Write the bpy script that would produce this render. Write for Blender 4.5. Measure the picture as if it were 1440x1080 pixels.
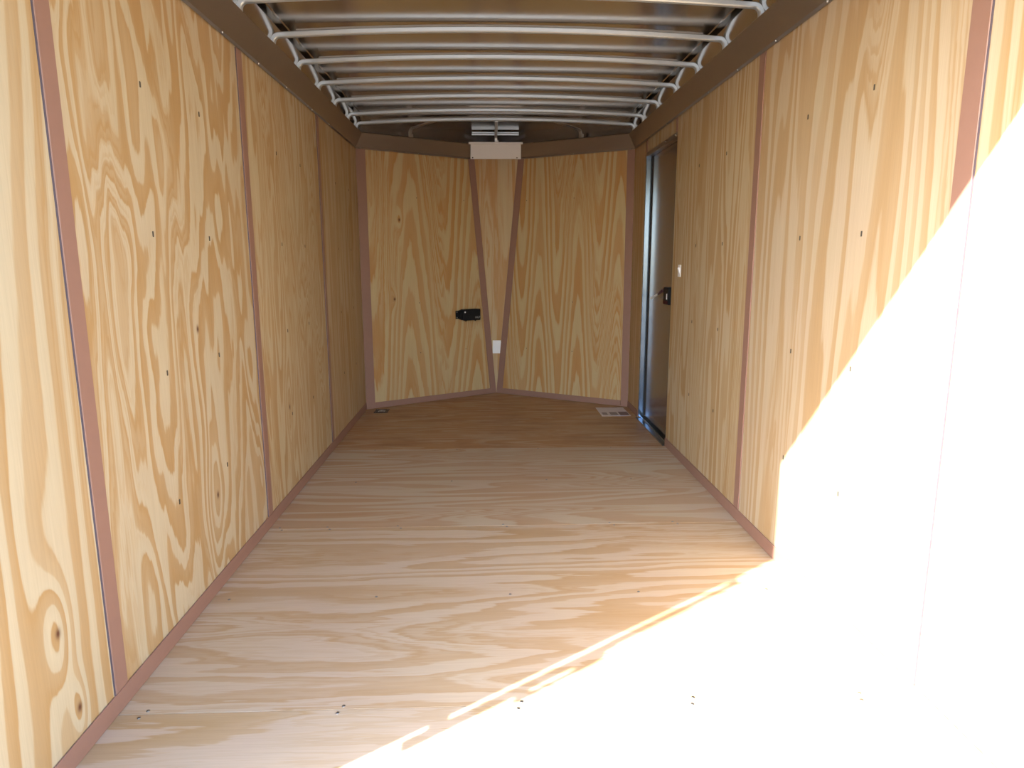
import bpy, bmesh, math
from mathutils import Vector, Matrix
S = bpy.context.scene
for o in list(bpy.data.objects):
    bpy.data.objects.remove(o)
COL = S.collection

# ------------------------------------------------------------------ camera
cam_d = bpy.data.cameras.new('camera')
cam = bpy.data.objects.new('camera', cam_d)
COL.objects.link(cam)
cam_d.sensor_fit = 'HORIZONTAL'
cam_d.sensor_width = 36.0
cam_d.lens = 36.0 * 946.36 / 1440
cam_d.clip_start = 0.05
cam_d.clip_end = 400
PITCH, YAW, ROLL = 0.1814, 0.035, -0.0024
cam.matrix_world = (Matrix.Translation((0, 0, 1.14)) @ Matrix.Rotation(-YAW, 4, 'Z')
                    @ Matrix.Rotation(math.pi / 2 - PITCH, 4, 'X') @ Matrix.Rotation(ROLL, 4, 'Z'))
S.camera = cam

# ------------------------------------------------------------------ light
SUN_DIR = Vector((0.814, 0.581, -0.630)).normalized()      # the way the sunlight travels
SUN_ENERGY, SKY_STRENGTH = 22.0, 0.95
world = bpy.data.worlds.new('sky')
S.world = world
world.use_nodes = True
wt = world.node_tree
wt.nodes.clear()
sky = wt.nodes.new('ShaderNodeTexSky')
sky.sky_type = 'NISHITA'
sky.sun_disc = False
sky.sun_elevation = math.radians(32.2)
sky.sun_rotation = math.atan2(-0.814, -0.581)
sky.air_density = 1.0
sky.dust_density = 1.0
bg = wt.nodes.new('ShaderNodeBackground')
bg.inputs['Strength'].default_value = SKY_STRENGTH
wo = wt.nodes.new('ShaderNodeOutputWorld')
wt.links.new(sky.outputs[0], bg.inputs['Color'])
wt.links.new(bg.outputs[0], wo.inputs['Surface'])
sun_d = bpy.data.lights.new('sun', 'SUN')
sun_d.energy = SUN_ENERGY
sun_d.angle = math.radians(0.53)
sun_d.color = (1.0, 0.96, 0.90)
sun = bpy.data.objects.new('sun', sun_d)
COL.objects.link(sun)
sun.rotation_euler = SUN_DIR.to_track_quat('-Z', 'Y').to_euler()
sun.location = (-6, -4, 5)
S.view_settings.view_transform = 'Standard'
S.view_settings.look = 'None'
S.view_settings.gamma = 1.0
S.view_settings.use_curve_mapping = False
S.view_settings.exposure = 0.56
try:
    S.cycles.max_bounces = 14
    S.cycles.diffuse_bounces = 10
    S.cycles.glossy_bounces = 6
    S.cycles.use_denoising = True
    S.cycles.sample_clamp_indirect = 6.0
except Exception:
    pass

# ------------------------------------------------------------------ materials
def new_mat(name):
    m = bpy.data.materials.new(name)
    m.use_nodes = True
    nt = m.node_tree
    bsdf = nt.nodes['Principled BSDF']
    return m, nt, bsdf

def node(nt, kind, **kw):
    n = nt.nodes.new(kind)
    for k, v in kw.items():
        setattr(n, k, v)
    return n

def M_(nt, op, a, b=None, c=None):
    n = nt.nodes.new('ShaderNodeMath')
    n.operation = op
    for i, v in enumerate((a, b, c)):
        if v is None:
            continue
        if isinstance(v, (int, float)):
            n.inputs[i].default_value = v
        else:
            nt.links.new(v, n.inputs[i])
    return n.outputs[0]

def mixc(nt, fac, a, b, mode='MIX'):
    n = nt.nodes.new('ShaderNodeMix')
    n.data_type = 'RGBA'
    n.blend_type = mode
    for k, v in ((0, fac), (6, a), (7, b)):
        if isinstance(v, (int, float)):
            n.inputs[k].default_value = v
        elif isinstance(v, tuple):
            n.inputs[k].default_value = (*v, 1.0) if len(v) == 3 else v
        else:
            nt.links.new(v, n.inputs[k])
    return n.outputs[2]

def noise(nt, vec, scale=1.0, detail=2.0, rough=0.5, dist=0.0):
    n = nt.nodes.new('ShaderNodeTexNoise')
    n.inputs['Scale'].default_value = scale
    n.inputs['Detail'].default_value = detail
    n.inputs['Roughness'].default_value = rough
    n.inputs['Distortion'].default_value = dist
    nt.links.new(vec, n.inputs['Vector'])
    return n.outputs[0]

def comb(nt, x, y, z):
    n = nt.nodes.new('ShaderNodeCombineXYZ')
    for i, v in enumerate((x, y, z)):
        if isinstance(v, (int, float)):
            n.inputs[i].default_value = v
        else:
            nt.links.new(v, n.inputs[i])
    return n.outputs[0]

CREAM = (0.49, 0.42, 0.285)
TAN = (0.395, 0.252, 0.113)

def plywood(name, across, along, seed, fa=3.0, fl=0.55, amp=5.0, wave=0.0, period=1.0, phase=0.0,
            slope=0.0, lines=0.0, ragged=0.25, duty=0.5, cream=CREAM, tan=TAN, pink=0.35, rough=0.55,
            knots=(), dirt=0.0, kink=0.0, fine=0.75):
    """Rotary-cut pine veneer: contour bands of a stretched height field.
    across / along: which object axes run across and along the grain."""
    m, nt, bsdf = new_mat(name)
    tc = nt.nodes.new('ShaderNodeTexCoord')
    sp = nt.nodes.new('ShaderNodeSeparateXYZ')
    nt.links.new(tc.outputs['Object'], sp.inputs[0])
    X, Z = sp.outputs[across], sp.outputs[along]
    if kink:                                    # sheared, buckled figure where the tree had a whorl
        kv = comb(nt, M_(nt, 'MULTIPLY', X, 7.0), M_(nt, 'MULTIPLY', Z, 1.6), seed + 31.0)
        kn = M_(nt, 'SUBTRACT', noise(nt, kv, 1.0, 2.0, 0.55), 0.5)
        Zk = M_(nt, 'ADD', Z, M_(nt, 'MULTIPLY', kn, kink))
    else:
        Zk = Z
    v1 = comb(nt, M_(nt, 'MULTIPLY', X, fa), M_(nt, 'MULTIPLY', Zk, fl), seed)
    n1 = M_(nt, 'SUBTRACT', noise(nt, v1, 1.0, 1.6, 0.45, 0.25), 0.5)
    h = M_(nt, 'MULTIPLY', n1, amp * 2.0)
    if wave:
        c = M_(nt, 'COSINE', M_(nt, 'MULTIPLY', M_(nt, 'SUBTRACT', X, phase), 2 * math.pi / period))
        h = M_(nt, 'ADD', h, M_(nt, 'MULTIPLY', c, wave))
    if slope:
        h = M_(nt, 'ADD', h, M_(nt, 'MULTIPLY', Zk, slope))
    if lines:
        h = M_(nt, 'ADD', h, M_(nt, 'MULTIPLY', X, lines))
    for (kx, kz, kr, ka) in knots:
        dx = M_(nt, 'MULTIPLY', M_(nt, 'SUBTRACT', X, kx), 1.0 / kr)
        dz = M_(nt, 'MULTIPLY', M_(nt, 'SUBTRACT', Z, kz), 0.38 / kr)
        d2 = M_(nt, 'ADD', M_(nt, 'MULTIPLY', dx, dx), M_(nt, 'MULTIPLY', dz, dz))
        g = M_(nt, 'POWER', 2.718, M_(nt, 'MULTIPLY', d2, -1.0))
        h = M_(nt, 'ADD', h, M_(nt, 'MULTIPLY', g, ka))
    v2 = comb(nt, M_(nt, 'MULTIPLY', X, 42.0), M_(nt, 'MULTIPLY', Z, 3.6), seed + 7.0)
    n2 = M_(nt, 'SUBTRACT', noise(nt, v2, 1.0, 3.0, 0.6), 0.5)
    h = M_(nt, 'ADD', h, M_(nt, 'MULTIPLY', n2, ragged))
    r = M_(nt, 'FRACT', h)
    ring = M_(nt, 'FLOOR', h)
    cr = nt.nodes.new('ShaderNodeValToRGB')
    cr.color_ramp.interpolation = 'LINEAR'
    e = cr.color_ramp.elements
    e[0].position, e[0].color = 0.0, (0.15, 0.15, 0.15, 1)
    e[1].position, e[1].color = 1.0, (0.15, 0.15, 0.15, 1)
    for p, val in ((0.05, 0.95), (0.06 + 0.32 * duty, 0.80), (duty, 0.72), (duty + 0.07, 0.12), (0.93, 0.0)):
        k = e.new(p)
        k.color = (val, val, val, 1)
    nt.links.new(r, cr.inputs[0])
    t = nt.nodes.new('ShaderNodeSeparateColor')
    nt.links.new(cr.outputs[0], t.inputs[0])
    fac = t.outputs[0]
    wn = nt.nodes.new('ShaderNodeTexWhiteNoise')
    wn.noise_dimensions = '1D'
    nt.links.new(M_(nt, 'ADD', ring, seed * 3.1), wn.inputs['W'])
    fac = M_(nt, 'MULTIPLY', fac, M_(nt, 'ADD', M_(nt, 'MULTIPLY', wn.outputs[0], 0.45), 0.78))
    # finer crowded rings where the veneer runs through close growth
    r2 = M_(nt, 'FRACT', M_(nt, 'ADD', M_(nt, 'MULTIPLY', h, 3.3), M_(nt, 'MULTIPLY', n2, 0.5)))
    c2 = nt.nodes.new('ShaderNodeValToRGB')
    e2 = c2.color_ramp.elements
    e2[0].position, e2[0].color = 0.0, (0.2, 0.2, 0.2, 1)
    e2[1].position, e2[1].color = 1.0, (0.2, 0.2, 0.2, 1)
    for p, val in ((0.08, 1.0), (0.34, 0.85), (0.5, 0.25), (0.9, 0.12)):
        k2 = e2.new(p)
        k2.color = (val, val, val, 1)
    nt.links.new(r2, c2.inputs[0])
    v7 = comb(nt, M_(nt, 'MULTIPLY', X, 4.5), M_(nt, 'MULTIPLY', Z, 0.7), seed + 55.0)
    mk = nt.nodes.new('ShaderNodeMapRange')
    mk.inputs[1].default_value, mk.inputs[2].default_value = 0.50, 0.62
    mk.inputs[3].default_value, mk.inputs[4].default_value = 0.0, fine
    nt.links.new(noise(nt, v7, 1.0, 2.0, 0.5), mk.inputs[0])
    f2 = nt.nodes.new('ShaderNodeSeparateColor')
    nt.links.new(c2.outputs[0], f2.inputs[0])
    fac = M_(nt, 'ADD', fac, M_(nt, 'MULTIPLY', mk.outputs[0], M_(nt, 'SUBTRACT', f2.outputs[0], fac)))
    # large soft tone drift
    v3 = comb(nt, M_(nt, 'MULTIPLY', X, 2.2), M_(nt, 'MULTIPLY', Z, 0.9), seed + 13.0)
    n3 = noise(nt, v3, 1.0, 2.0, 0.5)
    fac = M_(nt, 'ADD', fac, M_(nt, 'MULTIPLY', M_(nt, 'SUBTRACT', n3, 0.5), 0.35))
    cl = nt.nodes.new('ShaderNodeClamp')
    nt.links.new(fac, cl.inputs[0])
    v4 = comb(nt, M_(nt, 'MULTIPLY', X, 1.3), M_(nt, 'MULTIPLY', Z, 1.7), seed + 21.0)
    n4 = noise(nt, v4, 1.6, 2.0, 0.5)
    pk = M_(nt, 'MULTIPLY', M_(nt, 'SMOOTH_MIN', n4, 0.7, 0.1), pink * 1.2)
    light = mixc(nt, pk, cream, (0.50, 0.365, 0.29))
    col = mixc(nt, cl.outputs[0], light, tan)
    # fine fibre streaks
    v5 = comb(nt, M_(nt, 'MULTIPLY', X, 260.0), M_(nt, 'MULTIPLY', Z, 5.0), seed)
    n5 = M_(nt, 'SUBTRACT', noise(nt, v5, 1.0, 2.0, 0.5), 0.5)
    hv = nt.nodes.new('ShaderNodeHueSaturation')
    nt.links.new(col, hv.inputs['Color'])
    nt.links.new(M_(nt, 'ADD', M_(nt, 'MULTIPLY', n5, 0.22), 1.0), hv.inputs['Value'])
    col = hv.outputs[0]
    for (kx, kz, kr, ka) in knots:
        if ka < 0.9:
            continue
        dx = M_(nt, 'MULTIPLY', M_(nt, 'SUBTRACT', X, kx), 1.0 / 0.0085)
        dz = M_(nt, 'MULTIPLY', M_(nt, 'SUBTRACT', Z, kz), 1.0 / 0.012)
        d2 = M_(nt, 'ADD', M_(nt, 'MULTIPLY', dx, dx), M_(nt, 'MULTIPLY', dz, dz))
        g = M_(nt, 'POWER', 2.718, M_(nt, 'MULTIPLY', d2, -1.0))
        col = mixc(nt, g, col, (0.09, 0.028, 0.014))
    if dirt:
        v6 = comb(nt, M_(nt, 'MULTIPLY', X, 9.0), M_(nt, 'MULTIPLY', Z, 2.2), seed + 41.0)
        n6 = noise(nt, v6, 1.0, 5.0, 0.62)
        dd = nt.nodes.new('ShaderNodeMapRange')
        dd.inputs[1].default_value, dd.inputs[2].default_value = 0.5, 0.68
        dd.inputs[3].default_value, dd.inputs[4].default_value = 0.0, dirt
        nt.links.new(n6, dd.inputs[0])
        col = mixc(nt, dd.outputs[0], col, (0.30, 0.15, 0.07))
    nt.links.new(col, bsdf.inputs['Base Color'])
    bsdf.inputs['Roughness'].default_value = rough
    bsdf.inputs['Specular IOR Level'].default_value = 0.35
    return m

def painted(name, col, rough=0.5, var=0.06, metal=0.0, scale=30.0, spec=0.4):
    m, nt, bsdf = new_mat(name)
    tc = nt.nodes.new('ShaderNodeTexCoord')
    n = noise(nt, tc.outputs['Object'], scale, 3.0, 0.6)
    f = M_(nt, 'ADD', M_(nt, 'MULTIPLY', M_(nt, 'SUBTRACT', n, 0.5), var * 2), 1.0)
    hv = nt.nodes.new('ShaderNodeHueSaturation')
    hv.inputs['Color'].default_value = (*col, 1)
    nt.links.new(f, hv.inputs['Value'])
    nt.links.new(hv.outputs[0], bsdf.inputs['Base Color'])
    bsdf.inputs['Roughness'].default_value = rough
    bsdf.inputs['Metallic'].default_value = metal
    bsdf.inputs['Specular IOR Level'].default_value = spec
    return m

def metal(name, col, rough=0.2, wob=0.0, wscale=2.0, stretch=(1, 1, 1)):
    m, nt, bsdf = new_mat(name)
    tc = nt.nodes.new('ShaderNodeTexCoord')
    mp = nt.nodes.new('ShaderNodeMapping')
    mp.inputs['Scale'].default_value = stretch
    nt.links.new(tc.outputs['Object'], mp.inputs[0])
    n = noise(nt, mp.outputs[0], 25.0, 3.0, 0.6)
    nt.links.new(M_(nt, 'ADD', M_(nt, 'MULTIPLY', M_(nt, 'SUBTRACT', n, 0.5), 0.10), rough), bsdf.inputs['Roughness'])
    bsdf.inputs['Base Color'].default_value = (*col, 1)
    bsdf.inputs['Metallic'].default_value = 1.0
    if wob:
        nb = noise(nt, mp.outputs[0], wscale, 1.0, 0.4)
        b = nt.nodes.new('ShaderNodeBump')
        b.inputs['Strength'].default_value = 1.0
        b.inputs['Distance'].default_value = wob
        nt.links.new(nb, b.inputs['Height'])
        nt.links.new(b.outputs[0], bsdf.inputs['Normal'])
    return m

TRIM = painted('brown_trim_paint', (0.275, 0.155, 0.118), 0.5, 0.05)
GALV = painted('galvanised_bow_metal', (0.58, 0.63, 0.67), 0.34, 0.04, metal=0.55)
GALV_D = painted('dull_brace_metal', (0.55, 0.53, 0.51), 0.35, 0.05, metal=0.8)
ROOF = metal('roof_sheet_metal', (0.64, 0.61, 0.58), 0.19, 0.0)
RAIL = metal('top_rail_metal', (0.60, 0.58, 0.56), 0.14)
COVE = painted('cove_sheet_metal', (0.35, 0.30, 0.26), 0.34, 0.03, metal=0.85, scale=6.0)
SKIN = metal('wall_backing_metal', (0.42, 0.41, 0.42), 0.25)
DOORSKIN = painted('door_skin_paint', (0.17, 0.125, 0.10), 0.2, 0.03, metal=0.5)
ALU = metal('sky_tinted_aluminium', (0.22, 0.30, 0.42), 0.20)  # blue of the reflected sky is put into the metal colour
SEAL = painted('black_door_seal', (0.02, 0.02, 0.022), 0.6, 0.1)
STEEL = metal('screw_steel', (0.42, 0.40, 0.38), 0.35)
SCREW_F = metal('floor_screw_steel', (0.24, 0.23, 0.22), 0.4)
DARKSCREW = painted('dark_screw_head', (0.09, 0.075, 0.06), 0.45, 0.1, metal=0.5)
WHITE = painted('white_cover_enamel', (0.78, 0.76, 0.75), 0.35, 0.02)
WHITEP = painted('white_plastic', (0.80, 0.81, 0.84), 0.4, 0.01)
BLACK = painted('black_plastic', (0.010, 0.010, 0.012), 0.6, 0.1, spec=0.2)
BLACKM = painted('black_plate', (0.03, 0.028, 0.028), 0.4, 0.2, metal=0.3)
GREYTXT = painted('pale_grey_print', (0.30, 0.30, 0.31), 0.5, 0.02)
RED = painted('dark_red_plastic', (0.05, 0.006, 0.008), 0.6, 0.05, spec=0.2)
PURPLE = painted('dark_purple_plastic', (0.06, 0.02, 0.03), 0.4, 0.05)
TAPE = painted('grey_sealing_tape', (0.27, 0.255, 0.24), 0.6, 0.08)
EDGE_DARK = painted('dark_edge_line', (0.10, 0.075, 0.09), 0.7, 0.25, scale=90)  # dark colour of the thin lines along seam strip edges
PAPER = painted('printed_sheet_paper', (0.62, 0.58, 0.58), 0.35, 0.05, scale=60)
PRINT = painted('grey_print_ink', (0.24, 0.21, 0.22), 0.4, 0.12, scale=120)
PRINT_D = painted('dark_print_ink', (0.13, 0.10, 0.11), 0.4, 0.12, scale=120)
FRAME = painted('rear_frame_paint', (0.72, 0.72, 0.70), 0.4, 0.02)
OUTER = painted('outer_skin_paint', (0.75, 0.75, 0.74), 0.35, 0.02)
GROUND = painted('pale_gravel', (0.17, 0.16, 0.145), 0.9, 0.35, scale=14)

# ------------------------------------------------------------------ mesh helpers
def link(name, bm, mat, parent=None, smooth=False):
    me = bpy.data.meshes.new(name)
    bmesh.ops.recalc_face_normals(bm, faces=bm.faces)
    bm.to_mesh(me)
    bm.free()
    me.materials.append(mat)
    if smooth:
        for p in me.polygons:
            p.use_smooth = True
    o = bpy.data.objects.new(name, me)
    COL.objects.link(o)
    if parent is not None:
        o.parent = parent
    return o

def tag(o, label=None, cat=None, group=None, kind=None):
    if label: o['label'] = label
    if cat: o['category'] = cat
    if group: o['group'] = group
    if kind: o['kind'] = kind
    return o

def empty(name, loc=(0, 0, 0), rotz=0.0):
    o = bpy.data.objects.new(name, None)
    COL.objects.link(o)
    o.location = loc
    o.rotation_euler = (0, 0, rotz)
    o.empty_display_size = 0.1
    return o

def box_bm(x0, x1, y0, y1, z0, z1, bev=0.0, bm=None, seg=1):
    own = bmesh.new()
    vs = [own.verts.new((x, y, z)) for x in (x0, x1) for y in (y0, y1) for z in (z0, z1)]
    for f in ((0, 1, 3, 2), (4, 6, 7, 5), (0, 4, 5, 1), (2, 3, 7, 6), (0, 2, 6, 4), (1, 5, 7, 3)):
        own.faces.new([vs[i] for i in f])
    if bev:
        bmesh.ops.bevel(own, geom=list(own.edges), offset=bev, segments=seg, affect='EDGES', profile=0.5)
    if bm is None:
        return own
    tmp = bpy.data.meshes.new('tmp')
    own.to_mesh(tmp)
    own.free()
    bm.from_mesh(tmp)
    bpy.data.meshes.remove(tmp)
    return bm

def poly_prism(pts, ext, bm=None):
    """closed 3-D polygon pushed along the vector ext"""
    if bm is None:
        bm = bmesh.new()
    a = [bm.verts.new(p) for p in pts]
    b = [bm.verts.new(Vector(p) + Vector(ext)) for p in pts]
    bm.faces.new(a)
    bm.faces.new(list(reversed(b)))
    n = len(pts)
    for i in range(n):
        bm.faces.new((a[i], a[(i + 1) % n], b[(i + 1) % n], b[i]))
    return bm

def cyl(bm, p0, p1, r, n=12, r1=None):
    p0, p1 = Vector(p0), Vector(p1)
    d = (p1 - p0)
    q = d.to_track_quat('Z', 'Y')
    r1 = r if r1 is None else r1
    A, B = [], []
    for i in range(n):
        t = 2 * math.pi * i / n
        A.append(bm.verts.new(p0 + q @ Vector((r * math.cos(t), r * math.sin(t), 0))))
        B.append(bm.verts.new(p1 + q @ Vector((r1 * math.cos(t), r1 * math.sin(t), 0))))
    bm.faces.new(list(reversed(A)))
    bm.faces.new(B)
    for i in range(n):
        bm.faces.new((A[i], A[(i + 1) % n], B[(i + 1) % n], B[i]))
    return bm

def sweep(path, side, w, hgt, bm=None, closed_round=0.004):
    """rounded-rectangle tube along a path; side = fixed width direction, hgt measured along side x tangent"""
    if bm is None:
        bm = bmesh.new()
    side = Vector(side).normalized()
    rings = []
    c = closed_round
    sec = [(-w / 2 + c, -hgt / 2), (w / 2 - c, -hgt / 2), (w / 2, -hgt / 2 + c), (w / 2, hgt / 2 - c),
           (w / 2 - c, hgt / 2), (-w / 2 + c, hgt / 2), (-w / 2, hgt / 2 - c), (-w / 2, -hgt / 2 + c)]
    P = [Vector(p) for p in path]
    for i, p in enumerate(P):
        t = (P[min(i + 1, len(P) - 1)] - P[max(i - 1, 0)]).normalized()
        up = side.cross(t).normalized()
        rings.append([bm.verts.new(p + side * u + up * v) for u, v in sec])
    for a, b in zip(rings, rings[1:]):
        for i in range(8):
            bm.faces.new((a[i], a[(i + 1) % 8], b[(i + 1) % 8], b[i]))
    bm.faces.new(list(reversed(rings[0])))
    bm.faces.new(rings[-1])
    return bm

# ------------------------------------------------------------------ main dimensions (metres)
XL, XR = -0.9576, 1.0978            # inner faces of the side walls
YB, YC = 0.953, 5.167               # rear opening, corner where the nose starts
XM, YN = 0.065, 5.798               # tip of the nose at the floor
ZP = 1.956                          # top of the plywood
ZR = 2.20
TLc = Vector((-0.101, 5.696, ZP))   # upper ends of the two slanted creases of the nose
TRc = Vector((0.251, 5.685, ZP))
W0 = Vector((XM, YN, 0.0))
SEAM_L = (1.603, 2.821, 4.034)
SEAM_R = (1.572, 2.813, 4.030)
SEAM_F = (1.574, 2.784, 4.020)
T = 0.009

# ------------------------------------------------------------------ ground outside
g = link('ground', box_bm(-30, 30, -40, 30, -0.75, -0.55), GROUND)
tag(g, 'pale gravel ground outside behind the trailer', 'ground', kind='structure')

# ------------------------------------------------------------------ floor
fl_bm = bmesh.new()
poly_prism([(XL - 0.09, YB - 0.02, -0.1), (XR + 0.09, YB - 0.02, -0.1), (XR + 0.09, YC + 0.03, -0.1), (XM, YN + 0.1, -0.1),
            (XL - 0.09, YC + 0.03, -0.1)], (0, 0, 0.1 - 0.0125), fl_bm)
floor = link('floor', fl_bm, SKIN)
tag(floor, 'pine plywood trailer floor laid crosswise in four sheets', 'floor', kind='structure')
fsheets = []
edges = (YB - 0.02,) + SEAM_F + (None,)
FPAR = [dict(seed=3.3, fa=3.4, fl=0.5, amp=4.0, slope=0.5, duty=0.46, pink=0.6, ragged=0.8, kink=0.6, fine=0.45, cream=(0.53, 0.44, 0.32), tan=(0.43, 0.295, 0.155)),
        dict(seed=11.9, fa=3.4, fl=0.5, amp=4.6, slope=0.4, duty=0.46, pink=0.6, ragged=0.8, kink=0.6, fine=0.5,
             tan=(0.42, 0.275, 0.14), cream=(0.52, 0.43, 0.30)),
        dict(seed=27.4, fa=5.0, fl=0.5, amp=4.4, slope=0.3, duty=0.50, pink=0.6, ragged=0.35, kink=0.2,
             tan=(0.42, 0.265, 0.145)),
        dict(seed=40.8, fa=7.0, fl=0.7, amp=4.0, slope=0.3, duty=0.62, pink=0.2, ragged=0.9, kink=0.4, dirt=0.8,
             cream=(0.46, 0.31, 0.175), tan=(0.41, 0.225, 0.10))]
for i in range(4):
    y0 = edges[i] + (0.001 if i else 0)
    mat = plywood('floor_veneer', 1, 0, rough=0.5, **FPAR[i])
    if i < 3:
        y1 = edges[i + 1] - 0.001
        bm = box_bm(XL, XR, y0, y1, -0.0125, 0, 0.0006)
    else:
        bm = poly_prism([(XL, y0, -0.0125), (XR, y0, -0.0125), (XR, YC, -0.0125), (XM, YN, -0.0125), (XL, YC, -0.0125)],
                        (0, 0, 0.0125))
    fsheets.append(link('plywood_sheet', bm, mat, floor))

def floor_screw_mesh():
    bm = bmesh.new()
    cyl(bm, (0, 0, -0.001), (0, 0, 0.0012), 0.0055, 12, 0.0042)
    box_bm(-0.0035, 0.0035, -0.0007, 0.0007, 0.0012, 0.0016, bm=bm)
    return bm
fscrew0 = None
FS = []
for x in (-0.889, -0.389, 0.075, 0.53, 0.98):
    FS += [(x + 0.004, SEAM_F[0] + 0.013, 1), (x - 0.006, SEAM_F[0] - 0.014, 0)]
for x in (-0.905, -0.70, -0.395, 0.065, 0.535, 0.816):
    FS += [(x - 0.008, SEAM_F[1] + 0.013, 2), (x + 0.008, SEAM_F[1] - 0.013, 1)]
for x in (-0.895, -0.394, 0.068, 0.517, 0.97):
    FS += [(x, 2.167, 1)]
for x in (-0.7, -0.2, 0.3, 0.75):
    FS += [(x, 3.40, 2), (x, SEAM_F[2] - 0.014, 2)]
for x, y, k in FS:
    if fscrew0 is None:
        fscrew0 = link('screw', floor_screw_mesh(), SCREW_F, fsheets[k])
        s = fscrew0
    else:
        s = fscrew0.copy()
        COL.objects.link(s)
        s.parent = fsheets[k]
    s.location = (x, y, 0)

# ------------------------------------------------------------------ side walls
def wall_screw_mesh():
    bm = bmesh.new()
    box_bm(-0.0036, 0.0036, 0, 0.0016, -0.008, 0.008, 0.0012, bm=bm)
    return bm
wscrew0 = [None]
def put_screw(parent, x, z, y):
    if wscrew0[0] is None:
        wscrew0[0] = link('screw', wall_screw_mesh(), DARKSCREW, parent)
        s = wscrew0[0]
    else:
        s = wscrew0[0].copy()
        COL.objects.link(s)
        s.parent = parent
    s.location = (x, y, z)
    return s

# sheets are built in a local frame: x = along the wall, y = out of the wall into the room, z = up
def sheet(parent, x0, x1, z0, z1, mat):
    return link('plywood_sheet', box_bm(x0, x1, -T, 0, z0, z1, 0.001), mat, parent)

# left wall frame: local x = world Y, local y = +X (into the room)
def side_frame(name, side):
    o = empty(name)
    if side == 'L':
        o.matrix_world = Matrix(((0, 1, 0, XL), (1, 0, 0, 0), (0, 0, 1, 0), (0, 0, 0, 1)))
    return o
# mirrored frames are avoided: left local x = -world Y, right local x = +world Y
wl = empty('wall_left', (XL, 0, 0), -math.pi / 2)      # local x -> -Y, local y -> +X
tag(wl, 'left trailer wall of four pine plywood sheets', 'wall', kind='structure')
wr = empty('wall_right', (XR, 0, 0), math.pi / 2)      # local x -> +Y, local y -> -X
tag(wr, 'right trailer wall of pine plywood around the side door', 'wall', kind='structure')

LPAR = [dict(seed=5.2, fa=2.6, fl=0.6, amp=2.6, wave=0.8, period=0.5, phase=0.0, slope=0.7, lines=15.0, duty=0.5, ragged=0.2, pink=0.15, fine=0.3,
             knots=((-1.40, 0.33, 0.05, 2.2), (-1.44, 0.12, 0.03, 1.6)), kink=0.12),
        dict(seed=14.7, fa=5.2, fl=1.05, amp=4.6, slope=0.5, duty=0.50, ragged=0.5, pink=0.2, fine=0.35, kink=0.35,
             knots=((-2.25, 0.92, 0.07, 1.7), (-2.3, 0.33, 0.08, 2.4), (-1.95, 0.95, 0.04, 0.8))),
        dict(seed=23.6, fa=6.5, fl=0.75, amp=4.6, slope=0.4, duty=0.55, ragged=0.45, pink=0.25, kink=0.3,
             knots=((-3.2, 0.45, 0.06, 1.6), (-3.2, 1.45, 0.05, 0.8)), cream=(0.49, 0.41, 0.255)),
        dict(seed=33.1, fa=8.0, fl=0.35, amp=3.6, lines=5.0, duty=0.55, ragged=0.35, pink=0.35, cream=(0.48, 0.38, 0.225))]
LE = (YB + 0.03,) + SEAM_L + (YC,)
LSC = {1: (2.012, 2.405), 2: (3.238, 3.634), 3: (4.44, 4.85), 0: (1.19,)}
for i in range(4):
    mat = plywood('left_wall_veneer', 0, 2, **LPAR[i])
    s = sheet(wl, -LE[i + 1] + 0.0008, -LE[i] - 0.0008, 0, ZP, mat)
    for yy in LSC[i]:
        for zz in (0.41, 0.813, 1.217, 1.622):
            put_screw(s, -yy + 0.004 * math.sin(yy * 91 + zz * 37), zz, 0)
link('outer_skin', box_bm(-(YC + 0.05), -YB, -0.11, -0.04, -0.1, ZR), SKIN, wl)

RPAR = [dict(seed=51.2, fa=3.6, fl=0.3, amp=2.6, lines=24.0, duty=0.5, ragged=0.2, pink=0.4),
        dict(seed=61.5, fa=3.6, fl=0.35, amp=4.2, lines=13.0, cream=(0.49, 0.418, 0.29), tan=(0.415, 0.285, 0.155), duty=0.50, ragged=0.28, pink=0.45, knots=((2.05, 1.9, 0.09, 1.4),)),
        dict(seed=70.3, fa=7.0, fl=0.45, amp=4.0, lines=9.0, duty=0.5, ragged=0.4, pink=0.3, kink=0.1, cream=(0.50, 0.415, 0.265)),
        dict(seed=77.0, fa=6.0, fl=0.3, amp=2.0, lines=12.0, duty=0.6, ragged=0.3, pink=0.3),
        dict(seed=83.0, fa=6.0, fl=0.3, amp=2.0, lines=8.0, duty=0.6, ragged=0.3, pink=0.3, cream=(0.48, 0.34, 0.19))]
DY0, DY1, DZ = 4.030, 4.785, 1.850           # side door opening
RE = [(YB + 0.03, SEAM_R[0], 0, ZP), (SEAM_R[0], SEAM_R[1], 0, ZP), (SEAM_R[1], DY0, 0, ZP), (DY0, DY1, DZ, ZP), (DY1, YC, 0, ZP)]
RSC = {0: (1.2,), 1: (1.984, 2.386), 2: (3.18, 3.59), 3: (), 4: ()}
for i, (y0, y1, z0, z1) in enumerate(RE):
    mat = plywood('right_wall_veneer', 0, 2, **RPAR[i])
    s = sheet(wr, y0 + 0.0008, y1 - 0.0008, z0, z1, mat)
    for yy in RSC[i]:
        for zz in (0.414, 0.814, 1.215, 1.62):
            put_screw(s, yy + 0.004 * math.sin(yy * 57 + zz * 21), zz, 0)
bm = bmesh.new()
box_bm(YB, DY0 - 0.002, -0.11, -0.04, -0.1, ZR, bm=bm)
box_bm(DY1 + 0.002, YC + 0.05, -0.11, -0.04, -0.1, ZR, bm=bm)
box_bm(DY0 - 0.002, DY1 + 0.002, -0.11, -0.04, DZ + 0.002, ZR, bm=bm)
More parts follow.
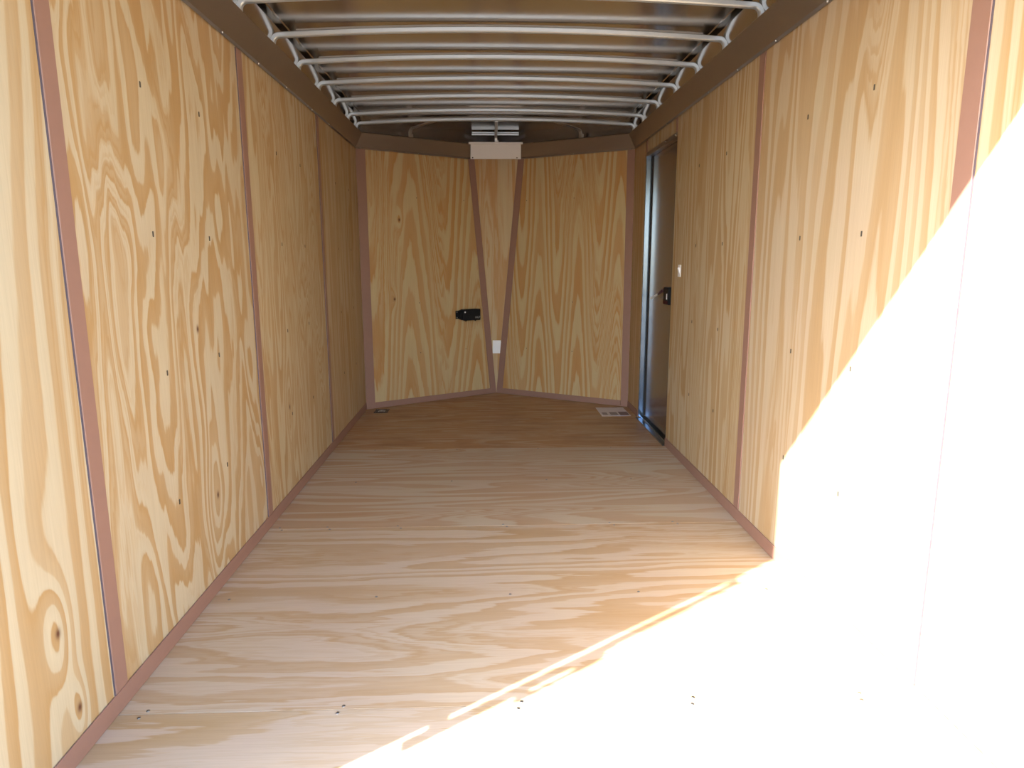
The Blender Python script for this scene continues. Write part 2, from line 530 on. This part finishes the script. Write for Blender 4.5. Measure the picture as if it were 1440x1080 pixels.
box_bm(DY0 - 0.002, DY1 + 0.002, -0.11, -0.06, -0.1, DZ + 0.002, bm=bm)
link('outer_skin', bm, SKIN, wr)

# ------------------------------------------------------------------ nose walls
def nose_frame(name, P0, P1):
    """local x from P0 to P1 (2-D), local y into the room"""
    d = (Vector(P1) - Vector(P0))
    o = empty(name, (P0[0], P0[1], 0), math.atan2(d.y, d.x))
    return o, d.length
CL, CR, NT = Vector((XL, YC)), Vector((XR, YC)), Vector((XM, YN))
# right panel runs nose -> corner reversed so that local y points into the room (-Y) after a flip
wfl, LFL = nose_frame('wall_front_left', NT, CL)        # x from nose tip to the left corner, y -> towards the camera
wfr, LFR = nose_frame('wall_front_right', CR, NT)       # x from the right corner to the nose tip
tag(wfl, 'left plywood panel of the front nose carrying the black box', 'wall', kind='structure')
tag(wfr, 'right plywood panel of the front nose beside the side door', 'wall', kind='structure')
def loc(o, v):
    o_m = Matrix.Translation(o.location) @ Matrix.Rotation(o.rotation_euler.z, 4, 'Z')
    return o_m.inverted() @ Vector(v)
kL = loc(wfl, TLc).x
kR = loc(wfr, TRc).x
bm = poly_prism([(0, -T, 0), (LFL, -T, 0), (LFL, -T, ZP), (kL, -T, ZP)], (0, T, 0))
mNL = plywood('nose_left_veneer', 0, 2, seed=91.3, fa=3.2, fl=0.35, amp=2.4, wave=-1.9, period=0.62, phase=0.82, slope=1.7, duty=0.5, ragged=0.45,
              pink=0.2, knots=((LFL - 0.27, 0.846, 0.03, 0.95), (LFL - 0.33, 1.45, 0.03, 0.95)), cream=(0.48, 0.37, 0.19), tan=(0.425, 0.225, 0.08))
sNL = link('plywood_sheet', bm, mNL, wfl)
bm = poly_prism([(0, -T, 0), (LFR, -T, 0), (kR, -T, ZP), (0, -T, ZP)], (0, T, 0))
mNR = plywood('nose_right_veneer', 0, 2, seed=97.9, fa=2.4, fl=0.5, amp=1.8, wave=-1.5, period=0.34, phase=0.79, slope=1.7, duty=0.48, ragged=0.4,
              pink=0.2, cream=(0.48, 0.37, 0.19), tan=(0.425, 0.225, 0.08))
sNR = link('plywood_sheet', bm, mNR, wfr)
link('outer_skin', box_bm(-0.05, LFL + 0.06, -0.10, -0.045, -0.1, ZR), SKIN, wfl)
link('outer_skin', box_bm(-0.06, LFR + 0.05, -0.10, -0.045, -0.1, ZR), SKIN, wfr)
for xx, zz in ((0.30, 1.62), (0.30, 0.41), (0.72, 1.62), (0.72, 0.81), (0.72, 0.41)):
    put_screw(sNL, xx, zz, 0).scale = (0.7, 1, 0.5)
    put_screw(sNR, LFR - xx, zz, 0).scale = (0.7, 1, 0.5)
# wedge
nrm = (TLc - W0).cross(TRc - W0).normalized()
if nrm.y > 0:
    nrm = -nrm
wfc = empty('wall_front_center', W0)
tag(wfc, 'narrow wedge of plywood between the slanted strips of the nose', 'wall', kind='structure')
bm = poly_prism([Vector((0, 0, 0)), TRc - W0, TLc - W0], -nrm * T)
mNC = plywood('nose_wedge_veneer', 0, 2, seed=103.4, fa=7.0, fl=0.6, amp=2.4, lines=3.0, duty=0.55, ragged=0.3, pink=0.3,
              cream=(0.47, 0.36, 0.19), tan=(0.42, 0.23, 0.085), kink=0.2)
link('plywood_sheet', bm, mNC, wfc)

# ------------------------------------------------------------------ skirting strips
def strip_world(name, label, cat, frame, x0, x1, z0, z1, th, mat=TRIM, bev=0.0015):
    """a strip on a wall, as its own object placed with the wall's frame"""
    bm = box_bm(x0, x1, 0.0002, th, z0, z1, bev)
    o = link(name, bm, mat)
    o.location = frame.location
    o.rotation_euler = frame.rotation_euler
    return tag(o, label, cat, kind='structure')
strip_world('baseboard_left', 'long brown skirting strip at the foot of the left wall', 'baseboard', wl, -YC, -(YB + 0.03), 0.0005, 0.054, 0.006)
bR = strip_world('baseboard_right', 'brown skirting strip at the foot of the right wall before the door', 'baseboard', wr, YB + 0.03, DY0 - 0.004, 0.0005, 0.054, 0.006)
strip_world('baseboard_right', 'short brown skirting strip between the side door and the corner', 'baseboard', wr, DY1 + 0.022, YC - 0.002, 0.0005, 0.05, 0.006)
strip_world('baseboard_front_left', 'brown skirting strip under the left nose panel', 'baseboard', wfl, 0.01, LFL - 0.075, 0.0005, 0.047, 0.006)
strip_world('baseboard_front_right', 'brown skirting strip under the right nose panel', 'baseboard', wfr, 0.062, LFR - 0.01, 0.0005, 0.047, 0.006)

# ------------------------------------------------------------------ vertical seam strips
trim_n = [0]
def trim_name():
    trim_n[0] += 1
    return 'trim_%d' % trim_n[0]
LLAB = ('brown seam strip nearest the viewer on the left wall', 'brown seam strip in the middle of the left wall',
        'brown seam strip nearest the front corner on the left wall')
LW = ((1.576, 1.632), (2.792, 2.848), (4.013, 4.057))
for (y0, y1), lab in zip(LW, LLAB):
    o = strip_world(trim_name(), lab, 'seam strip', wl, -y1, -y0, 0.0545, ZP - 0.012, 0.005)
    e = link('edge_line', box_bm(-y0 + 0.0002, -y0 + 0.0026, 0.0002, 0.0035, 0.0545, ZP - 0.012), EDGE_DARK, o)
    tag(e, 'thin dark line along the strip edge')
RW = ((1.540, 1.604, 'brown seam strip nearest the viewer on the right wall', 0.0545),
      (2.784, 2.840, 'brown seam strip between the side door and the sunlit area', 0.0545),
      (4.022, 4.050, 'short brown strip above the near corner of the side door', DZ + 0.018),
      (4.762, 4.796, 'short brown strip above the far corner of the side door', DZ + 0.018))
for y0, y1, lab, z0 in RW:
    o = strip_world(trim_name(), lab, 'seam strip', wr, y0, y1, z0, ZP - 0.012, 0.005)
    if y1 < 2:
        e = link('edge_line', box_bm(y0 - 0.0026, y0 - 0.0002, 0.0002, 0.0035, z0, ZP - 0.012), EDGE_DARK, o)
        tag(e, 'thin dark line along the strip edge')
strip_world(trim_name(), 'brown corner strip where the left wall meets the nose', 'corner strip', wfl, LFL - 0.074, LFL - 0.001, 0.0005, ZP - 0.012, 0.006)
strip_world(trim_name(), 'brown corner strip where the right wall meets the nose', 'corner strip', wfr, 0.001, 0.060, 0.0005, ZP - 0.012, 0.006)
def slanted(frame, x_bot, x_top, w, sgn, label):
    zt = ZP - 0.004
    pts = [(x_bot, 0.0003, 0.001), (x_bot + sgn * w, 0.0003, 0.001), (x_top + sgn * w, 0.0003, zt), (x_top, 0.0003, zt)]
    o = link(trim_name(), poly_prism(pts, (0, 0.0055, 0)), TRIM)
    o.location = frame.location
    o.rotation_euler = frame.rotation_euler
    tag(o, label, 'seam strip', kind='structure')
slanted(wfl, 0.004, kL + 0.004, 0.056, 1, 'slanted brown strip left of the nose wedge')
slanted(wfr, LFR - 0.004, kR - 0.004, 0.056, -1, 'slanted brown strip right of the nose wedge')

# ------------------------------------------------------------------ coves (bent metal strips at the top of the walls)
def inset(d):
    """interior outline moved inwards by d: points at rear left, left corner, left crease, right crease, right corner, rear right"""
    def line(p, q, d):
        p, q = Vector(p), Vector(q)
        t = (q - p).normalized()
        n = Vector((t.y, -t.x))
        return p + n * d, t
    def cross(l1, l2):
        (p, t), (q, u) = l1, l2
        den = t.x * u.y - t.y * u.x
        k = ((q.x - p.x) * u.y - (q.y - p.y) * u.x) / den
        return p + t * k
    a, b, c, e, f_, g_ = (Vector((XL, YB + 0.04)), CL, Vector(TLc.xy), Vector(TRc.xy), CR, Vector((XR, YB + 0.04)))
    l1, l2, l3, l4, l5 = line(a, b, d), line(b, c, d), line(c, e, d), line(e, f_, d), line(f_, g_, d)
    return [a + Vector((d, 0)), cross(l1, l2), cross(l2, l3), cross(l3, l4), cross(l4, l5), g_ + Vector((-d, 0))]
COVE_PROF = [(0.0066, 1.944), (0.0066, 1.958), (0.0585, 2.050), (0.0520, 2.056)]
def cove_strip(i0, i1, label, t0=0.0, t1=1.0, lift=0.0, nseg=1, wob=0.0):
    bm = bmesh.new()
    prof = COVE_PROF + [(d - 0.0016, z + 0.0006) for d, z in reversed(COVE_PROF)]
    rows = []
    for d, z in prof:
        I = inset(d + lift)
        a, b = I[i0], I[i1]
        row = []
        for k in range(nseg + 1):
            u = t0 + (t1 - t0) * k / nseg
            p = a.lerp(b, u)
            dz = (wob * math.sin(u * 23.0 + 1.3) + wob * 0.6 * math.sin(u * 51.0)) if z > 2.0 else 0.0
            row.append(bm.verts.new((p.x, p.y, z + dz)))
        rows.append(row)
    n = len(rows)
    for i in range(n):
        r0, r1 = rows[i], rows[(i + 1) % n]
        for k in range(nseg):
            bm.faces.new((r0[k], r0[k + 1], r1[k + 1], r1[k]))
    bm.faces.new([r[0] for r in rows])
    bm.faces.new([r[-1] for r in reversed(rows)])
    o = link(trim_name(), bm, COVE)
    tag(o, label, 'cove strip', kind='structure')
    # screw heads along the lower lip
    I = inset(0.0085 + lift)
    a, b = I[i0].lerp(I[i1], t0), I[i0].lerp(I[i1], t1)
    L = (b - a).length
    n = max(3, int(L / 0.4064) + 1)
    for k in range(n):
        p = a.lerp(b, (0.03 + 0.94 * k / (n - 1)))
        t = (b - a).normalized()
        sb = bmesh.new()
        nv = Vector((t.y, -t.x, 0))
        c0 = Vector((p.x, p.y, 1.951))
        cyl(sb, c0 - nv * 0.001, c0 + nv * 0.003, 0.0052, 10, 0.003)
        link('screw', sb, STEEL, o)
    return o
cove_strip(0, 1, 'near length of bent metal cove strip along the left wall top', 0.0, 0.70, 0.0012, 24, 0.0022)
cove_strip(0, 1, 'far length of bent metal cove strip along the left wall top', 0.69, 1.0, 0.0, 8, 0.0004)
cove_strip(4, 5, 'bent metal cove strip along the right wall top', 0.0, 1.0, 0.0, 30, 0.0007)
cove_strip(1, 2, 'bent metal cove strip above the left nose panel')
cove_strip(3, 4, 'bent metal cove strip above the right nose panel')

# ------------------------------------------------------------------ top rails
def rail(frame, x0, x1, label):
    prof = [(-0.012, 1.957), (-0.028, 1.99), (-0.028, 2.03), (0.045, 2.148), (0.080, 2.149), (0.080, 2.176), (-0.03, 2.19)]
    bm = poly_prism([(x0, d, z) for d, z in prof], (x1 - x0, 0, 0))
    o = link(trim_name(), bm, RAIL)
    o.location = frame.location
    o.rotation_euler = frame.rotation_euler
    return tag(o, label, 'top rail', kind='structure')
rail(wl, -YC - 0.02, -(YB + 0.04), 'shiny folded metal rail above the left cove')
rail(wr, YB + 0.04, YC + 0.02, 'shiny folded metal rail above the right cove')

# ------------------------------------------------------------------ ceiling sheet
def roof_z(x):
    return 2.174 - 0.020 * ((x - 0.07) / 0.95) ** 2
bm = bmesh.new()
NX = 24
ys = [YB + 0.0] + [1.2 + 0.1016 * i for i in range(40)] 
ys = [y for y in ys if y <= YC] + [YC]
grid = []
for y in ys:
    row = []
    for i in range(NX + 1):
        x = (XL - 0.02) + (XR - XL + 0.04) * i / NX
        edge = abs((x - 0.07) / 0.95)
        z = roof_z(x) + 0.0016 * math.sin(y * 2 * math.pi / 0.4064 + 0.6) * (1 - min(1, edge) ** 4)
        row.append(bm.verts.new((x, y, z)))
    grid.append(row)
for a, b in zip(grid, grid[1:]):
    for i in range(NX):
        bm.faces.new((a[i], a[i + 1], b[i + 1], b[i]))
# nose part of the roof
last = grid[-1]
nose_row = []
for i in range(NX + 1):
    x = last[i].co.x
    if x < XM:
        y = YC + (YN - YC) * (x - XL) / (XM - XL)
    else:
        y = YC + (YN - YC) * (XR - x) / (XR - XM)
    nose_row.append(bm.verts.new((x, max(YC + 0.01, y) + 0.06, last[i].co.z - 0.012 * max(0, (y - YC)) / 0.6)))
for i in range(NX):
    bm.faces.new((last[i], last[i + 1], nose_row[i + 1], nose_row[i]))
ceil = link('ceiling', bm, ROOF, smooth=True)
link('outer_skin', box_bm(XL - 0.11, XR + 0.11, YB - 0.02, YN + 0.15, ZR, ZR + 0.03), SKIN, ceil)
tag(ceil, 'shiny bare metal roof sheet above the bows', 'ceiling', kind='structure')

# ------------------------------------------------------------------ roof bows
def bow_path(off=0.0):
    """centre line of a bow in local coordinates; off lifts it (for the tape on top)"""
    pts = []
    xl, xr = XL + 0.020, XR - 0.020
    R = 0.032
    zc = lambda x: 2.147 - 0.030 * ((x - 0.07) / 0.98) ** 2
    if off == 0.0:
        pts.append((xl, 0, 2.020))
        ze = zc(xl + R)
        for k in range(7):
            a = math.pi - (math.pi / 2) * k / 6
            pts.append((xl + R + R * math.cos(a), 0, ze - R + R * math.sin(a)))
    n = 26
    x0, x1 = xl + R, xr - R
    for k in range(0 if off else 1, n + (1 if off else 0)):
        x = x0 + (x1 - x0) * k / n
        pts.append((x, 0, zc(x) + off))
    if off == 0.0:
        ze = zc(x1)
        for k in range(7):
            a = math.pi / 2 - (math.pi / 2) * k / 6
            pts.append((x1 + R * math.cos(a), 0, ze - R + R * math.sin(a)))
        pts.append((xr, 0, 2.020))
    return pts
bow = empty('roof_bow')
bow_tube = link('tube', sweep(bow_path(), (0, 1, 0), 0.026, 0.022), GALV, bow)
tp = bow_path(0.0155)[1:-1]
bow_tape = link('sealing_tape', sweep(tp, (0, 1, 0), 0.016, 0.010, closed_round=0.002), TAPE, bow)
tag(bow_tape, 'dull grey sealing tape on top of the bow')
ORD = ['last short-gap bow right at the nose', 'second bow back from the nose', 'third bow back from the nose', 'fourth bow back from the nose',
       'fifth bow back from the nose', 'sixth bow back from the nose', 'seventh bow back from the nose, cut by the top edge',
       'eighth bow back from the nose', 'ninth bow back from the nose', 'tenth bow back from the nose']
BY = [5.148] + [4.846 - 0.4064 * k for k in range(9)]
for k, y in enumerate(BY):
    if k == 0:
        o = bow
    else:
        o = bow.copy()
        COL.objects.link(o)
        for ch in (bow_tube, bow_tape):
            c = ch.copy()
            COL.objects.link(c)
            c.parent = o
    o.location = (0, y, 0)
    tag(o, 'pale arched metal roof bow, ' + ORD[k], 'roof bow', 'arched bows under the trailer roof')

# ------------------------------------------------------------------ braces in the nose
def brace(A, B, label, w=0.030, mat=GALV_D):
    A, B = Vector(A), Vector(B)
    t = (B - A); t.z = 0
    L = t.length
    t.normalize()
    pts = []
    R = 0.035
    z0 = A.z
    pts.append((0, 0, 0))
    for k in range(1, 8):
        u = k / 8
        pts.append(((L - R) * u, 0, -0.012 * u * u))
    zr = -0.012
    for k in range(7):
        a = math.pi / 2 - (math.pi / 2) * k / 6
        pts.append((L - R + R * math.cos(a), 0, zr - R + R * math.sin(a)))
    pts.append((L, 0, B.z - A.z))
    bm = sweep(pts, (0, 1, 0), w, 0.008, closed_round=0.002)
    o = empty('roof_brace', A, math.atan2(t.y, t.x))
    link('bar', bm, mat, o)
    fb = bmesh.new()
    box_bm(L - 0.004, L + 0.006, -w * 0.9, -w * 0.5, B.z - A.z - 0.004, zr - R, 0.001, bm=fb)
    link('end_clip', fb, mat, o)
    return tag(o, label, 'roof brace', 'braces from the last bow to the nose')
brace((-0.372, 5.145, 2.133), (-0.578, 5.372, 2.040), 'small bent metal brace above the left nose panel')
brace((0.494, 5.145, 2.133), (0.716, 5.372, 2.040), 'small bent metal brace above the right nose panel')
brace((0.072, 5.150, 2.133), (0.074, 5.640, 2.050), 'small bent metal brace in front of the white nose cover', 0.022)

# ------------------------------------------------------------------ white cover at the top of the nose
cv = empty('cover_plate', (0.072, 5.656, 1.943))
tag(cv, 'white metal cover plate at the top centre of the nose', 'cover plate')
bm = poly_prism([(-0.204, 0.0, 0), (0.202, 0.0, 0), (0.200, -0.050, 0.108), (-0.200, -0.050, 0.108)], (0, -0.003, 0.0005))
link('face', bm, WHITE, cv)
lip = link('lip', box_bm(-0.216, 0.214, -0.066, -0.030, 0.106, 0.121, 0.002), WHITE, cv)
nr_ = bmesh.new()
box_bm(-0.192, 0.186, 0.014, 0.026, 0.186, 0.199, 0.001, bm=nr_)
box_bm(-0.190, 0.186, 0.014, 0.022, 0.2025, 0.211, 0.001, bm=nr_)
tag(link('back_rail', nr_, GALV, cv), 'pale double rail behind the cover')
for sx in (-0.186, 0.170):
    sb = bmesh.new()
    cyl(sb, (sx, -0.004, 0.010), (sx, -0.010, 0.012), 0.005, 10)
    link('screw', sb, DARKSCREW, cv)

# ------------------------------------------------------------------ side door
door = empty('door_1', (XR, DY0, 0))
tag(door, 'narrow brown metal side door set back in the right wall', 'door', kind='structure')
DH, DW = DZ, DY1 - DY0
pan = link('door_panel', box_bm(0.038, 0.058, 0.004, DW - 0.004, 0.024, DH - 0.004, 0.003), DOORSKIN, door)
bm = bmesh.new()
box_bm(0.0, 0.034, DW - 0.006, DW + 0.0, 0.012, DH, 0.001, bm=bm)      # far jamb
box_bm(-0.003, 0.001, DW - 0.006, DW + 0.020, 0.012, DH, 0.001, bm=bm)
link('jamb', bm, ALU, door)
bm = bmesh.new()
box_bm(0.0, 0.034, 0.0, 0.006, 0.012, DH, 0.001, bm=bm)                # near jamb
link('jamb', bm, ALU, door)
bm = bmesh.new()
box_bm(0.0, 0.036, 0.006, DW - 0.006, DH - 0.012, DH - 0.002, 0.001, bm=bm)
box_bm(-0.004, 0.0, -0.002, DW + 0.004, DH - 0.010, DH + 0.014, 0.001, bm=bm)
link('lintel', bm, COVE, door)
for yy in (0.03, 0.25, 0.47):
    sb = bmesh.new()
    cyl(sb, (-0.003, yy, DH + 0.004), (-0.007, yy, DH + 0.004), 0.0045, 10, 0.003)
    link('screw', sb, STEEL, door)
bm = bmesh.new()
box_bm(-0.022, 0.018, -0.006, DW + 0.008, 0.0004, 0.007, 0.002, bm=bm)
box_bm(0.012, 0.020, 0.0, DW, 0.007, 0.013, 0.002, bm=bm)
link('threshold', bm, ALU, door)
link('threshold_gap', box_bm(0.020, 0.058, 0.002, DW - 0.002, -0.012, 0.010), BLACKM, door)
link('door_seal', box_bm(0.030, 0.0375, DW - 0.024, DW - 0.0065, 0.02, DH - 0.006, 0.002), SEAL, door)  # dark line beside the jamb, added to break its reflection in the door
# lock on the door
lk = link('lock_case', box_bm(0.004, 0.038, 0.085, 0.205, 0.868, 0.975, 0.005), BLACK, door)
tag(lk, 'black lock case')
lr = link('release_slide', box_bm(0.0015, 0.0045, 0.095, 0.195, 0.872, 0.893, 0.001), RED, lk)
tag(lr, 'dark red strip on the lock')
tag(link('sticker', box_bm(0.0025, 0.0045, 0.108, 0.124, 0.902, 0.936), WHITEP, lk), 'small white sticker on the lock')
sb = bmesh.new()
cyl(sb, (0.016, 0.205, 0.955), (0.012, 0.250, 0.950), 0.005, 12)
cyl(sb, (0.012, 0.250, 0.950), (0.006, 0.330, 0.925), 0.010, 12, 0.008)
tag(link('lever_knob', sb, PURPLE, lk), 'dark purple lever knob')
sb = bmesh.new()
cyl(sb, (0.006, 0.325, 0.927), (0.000, 0.500, 0.888), 0.007, 8, 0.006)
tag(link('lever_rod', sb, WHITEP, lk), 'thin pale metal rod')

# ------------------------------------------------------------------ small fittings
sw = empty('light_switch', (XR, 3.868, 1.080), math.pi / 2)
tag(sw, 'small white light switch on the right wall beside the side door', 'switch')
link('switch_plate', box_bm(-0.026, 0.026, 0, 0.004, -0.034, 0.034, 0.0015), WHITEP, sw)
bm = poly_prism([(-0.011, 0.004, -0.020), (-0.011, 0.013, 0.016), (-0.011, 0.004, 0.020)], (0.022, 0, 0))
link('rocker', bm, WHITEP, sw)

# blank white plate on the wedge
zc = 0.408
ctr = W0 + (TLc - W0 + TRc - W0) * 0.5 * (zc / ZP)
zax = ((TLc + TRc) * 0.5 - W0).normalized()
xax = (TRc - TLc).normalized()
zax = (zax - xax * zax.dot(xax)).normalized()
yax = zax.cross(xax)
op = empty('wall_plate')
def wedge_point(px_x, z):
    # point on the wedge plane at world x, z
    y = W0.y - (nrm.x * (px_x - W0.x) + nrm.z * (z - W0.z)) / nrm.y
    return Vector((px_x, y, z))
op.matrix_world = Matrix.Translation(wedge_point(0.072, 0.408)) @ Matrix((xax, yax, zax)).transposed().to_4x4()
tag(op, 'blank white cover plate on the plywood wedge of the nose', 'wall plate')
link('plate', box_bm(-0.036, 0.036, -0.006, -0.0002, -0.057, 0.057, 0.002), WHITEP, op)
for z in (-0.042, 0.042):
    sb = bmesh.new()
    cyl(sb, (0, -0.005, z), (0, -0.0072, z), 0.0028, 10)
    link('screw', sb, WHITEP, op)

# black box on the left nose panel
cx = LFL - 0.918
bx = empty('breakaway_box', Matrix.Translation(wfl.location) @ Matrix.Rotation(wfl.rotation_euler.z, 4, 'Z') @ Vector((cx, 0, 0.699)), wfl.rotation_euler.z)
tag(bx, 'black plastic battery box mounted on the left nose panel', 'battery box')
link('case', box_bm(-0.088, 0.072, 0.004, 0.066, -0.044, 0.044, 0.006), BLACK, bx)
link('lid', box_bm(-0.090, 0.076, 0.060, 0.072, -0.046, 0.046, 0.005), BLACK, bx)
bm = bmesh.new()
box_bm(0.070, 0.112, 0.001, 0.006, -0.034, 0.034, 0.002, bm=bm)
box_bm(0.070, 0.084, 0.006, 0.040, -0.038, 0.038, 0.003, bm=bm)
link('bracket', bm, BLACK, bx)
for z in (-0.022, 0.022):
    sb = bmesh.new()
    cyl(sb, (0.100, 0.005, z), (0.100, 0.009, z), 0.006, 10, 0.004)
    link('bolt', sb, STEEL, bx)
sb = bmesh.new()
cyl(sb, (0.060, 0.071, 0.024), (0.060, 0.075, 0.024), 0.007, 12, 0.006)
tag(link('indicator', sb, WHITEP, bx), 'small white indicator light')
for xx in (-0.055, 0.035):
    sb = bmesh.new()
    cyl(sb, (xx, 0.04, -0.044), (xx, 0.04, -0.054), 0.006, 10)
    link('terminal', sb, BLACK, bx)
fc = bpy.data.curves.new('lettering', 'FONT')
fc.body = 'HGF'
fc.size = 0.025
fc.extrude = 0.0004
fc.align_x = 'LEFT'
fc.materials.append(GREYTXT)
tx = bpy.data.objects.new('lettering', fc)
COL.objects.link(tx)
dg = bpy.context.evaluated_depsgraph_get()
me = bpy.data.meshes.new_from_object(tx.evaluated_get(dg))
bpy.data.objects.remove(tx)
tx = bpy.data.objects.new('lettering', me)
COL.objects.link(tx)
tx.parent = bx
# text reads along local -x seen from the room
tx.matrix_local = Matrix(((-1, 0, 0, -0.036), (0, 0, 1, 0.0726), (0, 1, 0, -0.030), (0, 0, 0, 1)))
tag(tx, 'pale grey lettering on the box front')

# tie-down plate on the floor
td = empty('tie_down_plate', (-0.826, 5.095, 0))
tag(td, 'dark recessed tie-down plate on the floor by the left front corner', 'tie-down')
bm = bmesh.new()
box_bm(-0.052, -0.026, -0.062, 0.062, 0.0003, 0.004, 0.001, bm=bm)
box_bm(0.026, 0.052, -0.062, 0.062, 0.0003, 0.004, 0.001, bm=bm)
box_bm(-0.026, 0.026, -0.062, -0.036, 0.0003, 0.004, 0.001, bm=bm)
box_bm(-0.026, 0.026, 0.036, 0.062, 0.0003, 0.004, 0.001, bm=bm)
link('plate', bm, BLACKM, td)
tag(link('pan', box_bm(-0.027, 0.027, -0.037, 0.037, 0.0003, 0.0015), GALV, td), 'pale metal pan inside the plate')
rb = bmesh.new()
ringpts = [(0.019 * math.cos(a), 0.026 * math.sin(a) - 0.002, 0.005) for a in [2 * math.pi * k / 24 for k in range(25)]]
for p, q in zip(ringpts, ringpts[1:]):
    cyl(rb, p, q, 0.0035, 8)
link('ring', rb, STEEL, td)
for sx in (-0.04, 0.04):
    for sy in (-0.05, 0.05):
        sb = bmesh.new()
        cyl(sb, (sx, sy, 0.004), (sx, sy, 0.0055), 0.0055, 10, 0.004)
        link('bolt', sb, STEEL, td)

# printed sheet on the floor
ps = empty('paper_packet', (0.945, 4.994, 0), 0.01)
tag(ps, 'packet of printed paper lying on the floor by the right front corner', 'paper')
link('sheet', box_bm(-0.108, 0.108, -0.146, 0.146, 0.0004, 0.0028, 0.0006), PAPER, ps)
tag(link('printed_block', box_bm(0.035, 0.103, -0.128, -0.012, 0.0029, 0.0032), PRINT_D, ps), 'dark printed block')
tag(link('printed_block', box_bm(-0.035, 0.022, -0.120, -0.020, 0.0029, 0.0032), PRINT, ps), 'grey printed block')
tag(link('printed_block', box_bm(-0.092, -0.055, -0.110, -0.030, 0.0029, 0.0032), PRINT, ps), 'small grey printed block')
tag(link('printed_line', box_bm(-0.060, 0.060, 0.120, 0.128, 0.0029, 0.0032), PRINT, ps), 'grey printed line')

# ------------------------------------------------------------------ rear door frame
rf_bm = bmesh.new()
XJ, XJ2, ZH = -0.930, XR - 0.028, 1.955
box_bm(XL - 0.11, XJ, YB, YB + 0.038, -0.1, 2.26, bm=rf_bm)
box_bm(XJ2, XR + 0.11, YB, YB + 0.038, -0.1, 2.26, bm=rf_bm)
box_bm(XJ, XJ2, YB, YB + 0.038, ZH, 2.26, bm=rf_bm)
rf = link(trim_name(), rf_bm, FRAME)
tag(rf, 'frame of the rear opening around the viewer', 'door frame', kind='structure')
# lock bar standing off the left post; its shadow runs along the edge of the sunlight on the floor
lb = empty('lock_bar', (XJ - 0.004, YB, 0))
tag(lb, 'upright steel lock bar bracketed to the left post of the rear opening', 'lock bar')
bm = bmesh.new()
box_bm(-0.006, 0.002, -0.056, -0.020, 0.556, 1.02, 0.003, bm=bm)
box_bm(-0.006, 0.002, -0.048, -0.017, 1.00, 1.42, 0.003, bm=bm)
link('bar', bm, STEEL, lb)
bm = bmesh.new()
box_bm(-0.006, 0.002, -0.084, -0.068, 0.790, 0.965, 0.003, bm=bm)
box_bm(-0.006, 0.002, -0.084, -0.050, 0.770, 0.806, 0.003, bm=bm)
box_bm(-0.006, 0.002, -0.078, -0.050, 0.905, 0.985, 0.003, bm=bm)
link('handle', bm, STEEL, lb)
for z0, z1 in ((0.602, 0.640), (1.385, 1.42)):
    link('bracket', box_bm(-0.006, 0.002, -0.022, 0.002, z0, z1, 0.001), STEEL, lb)
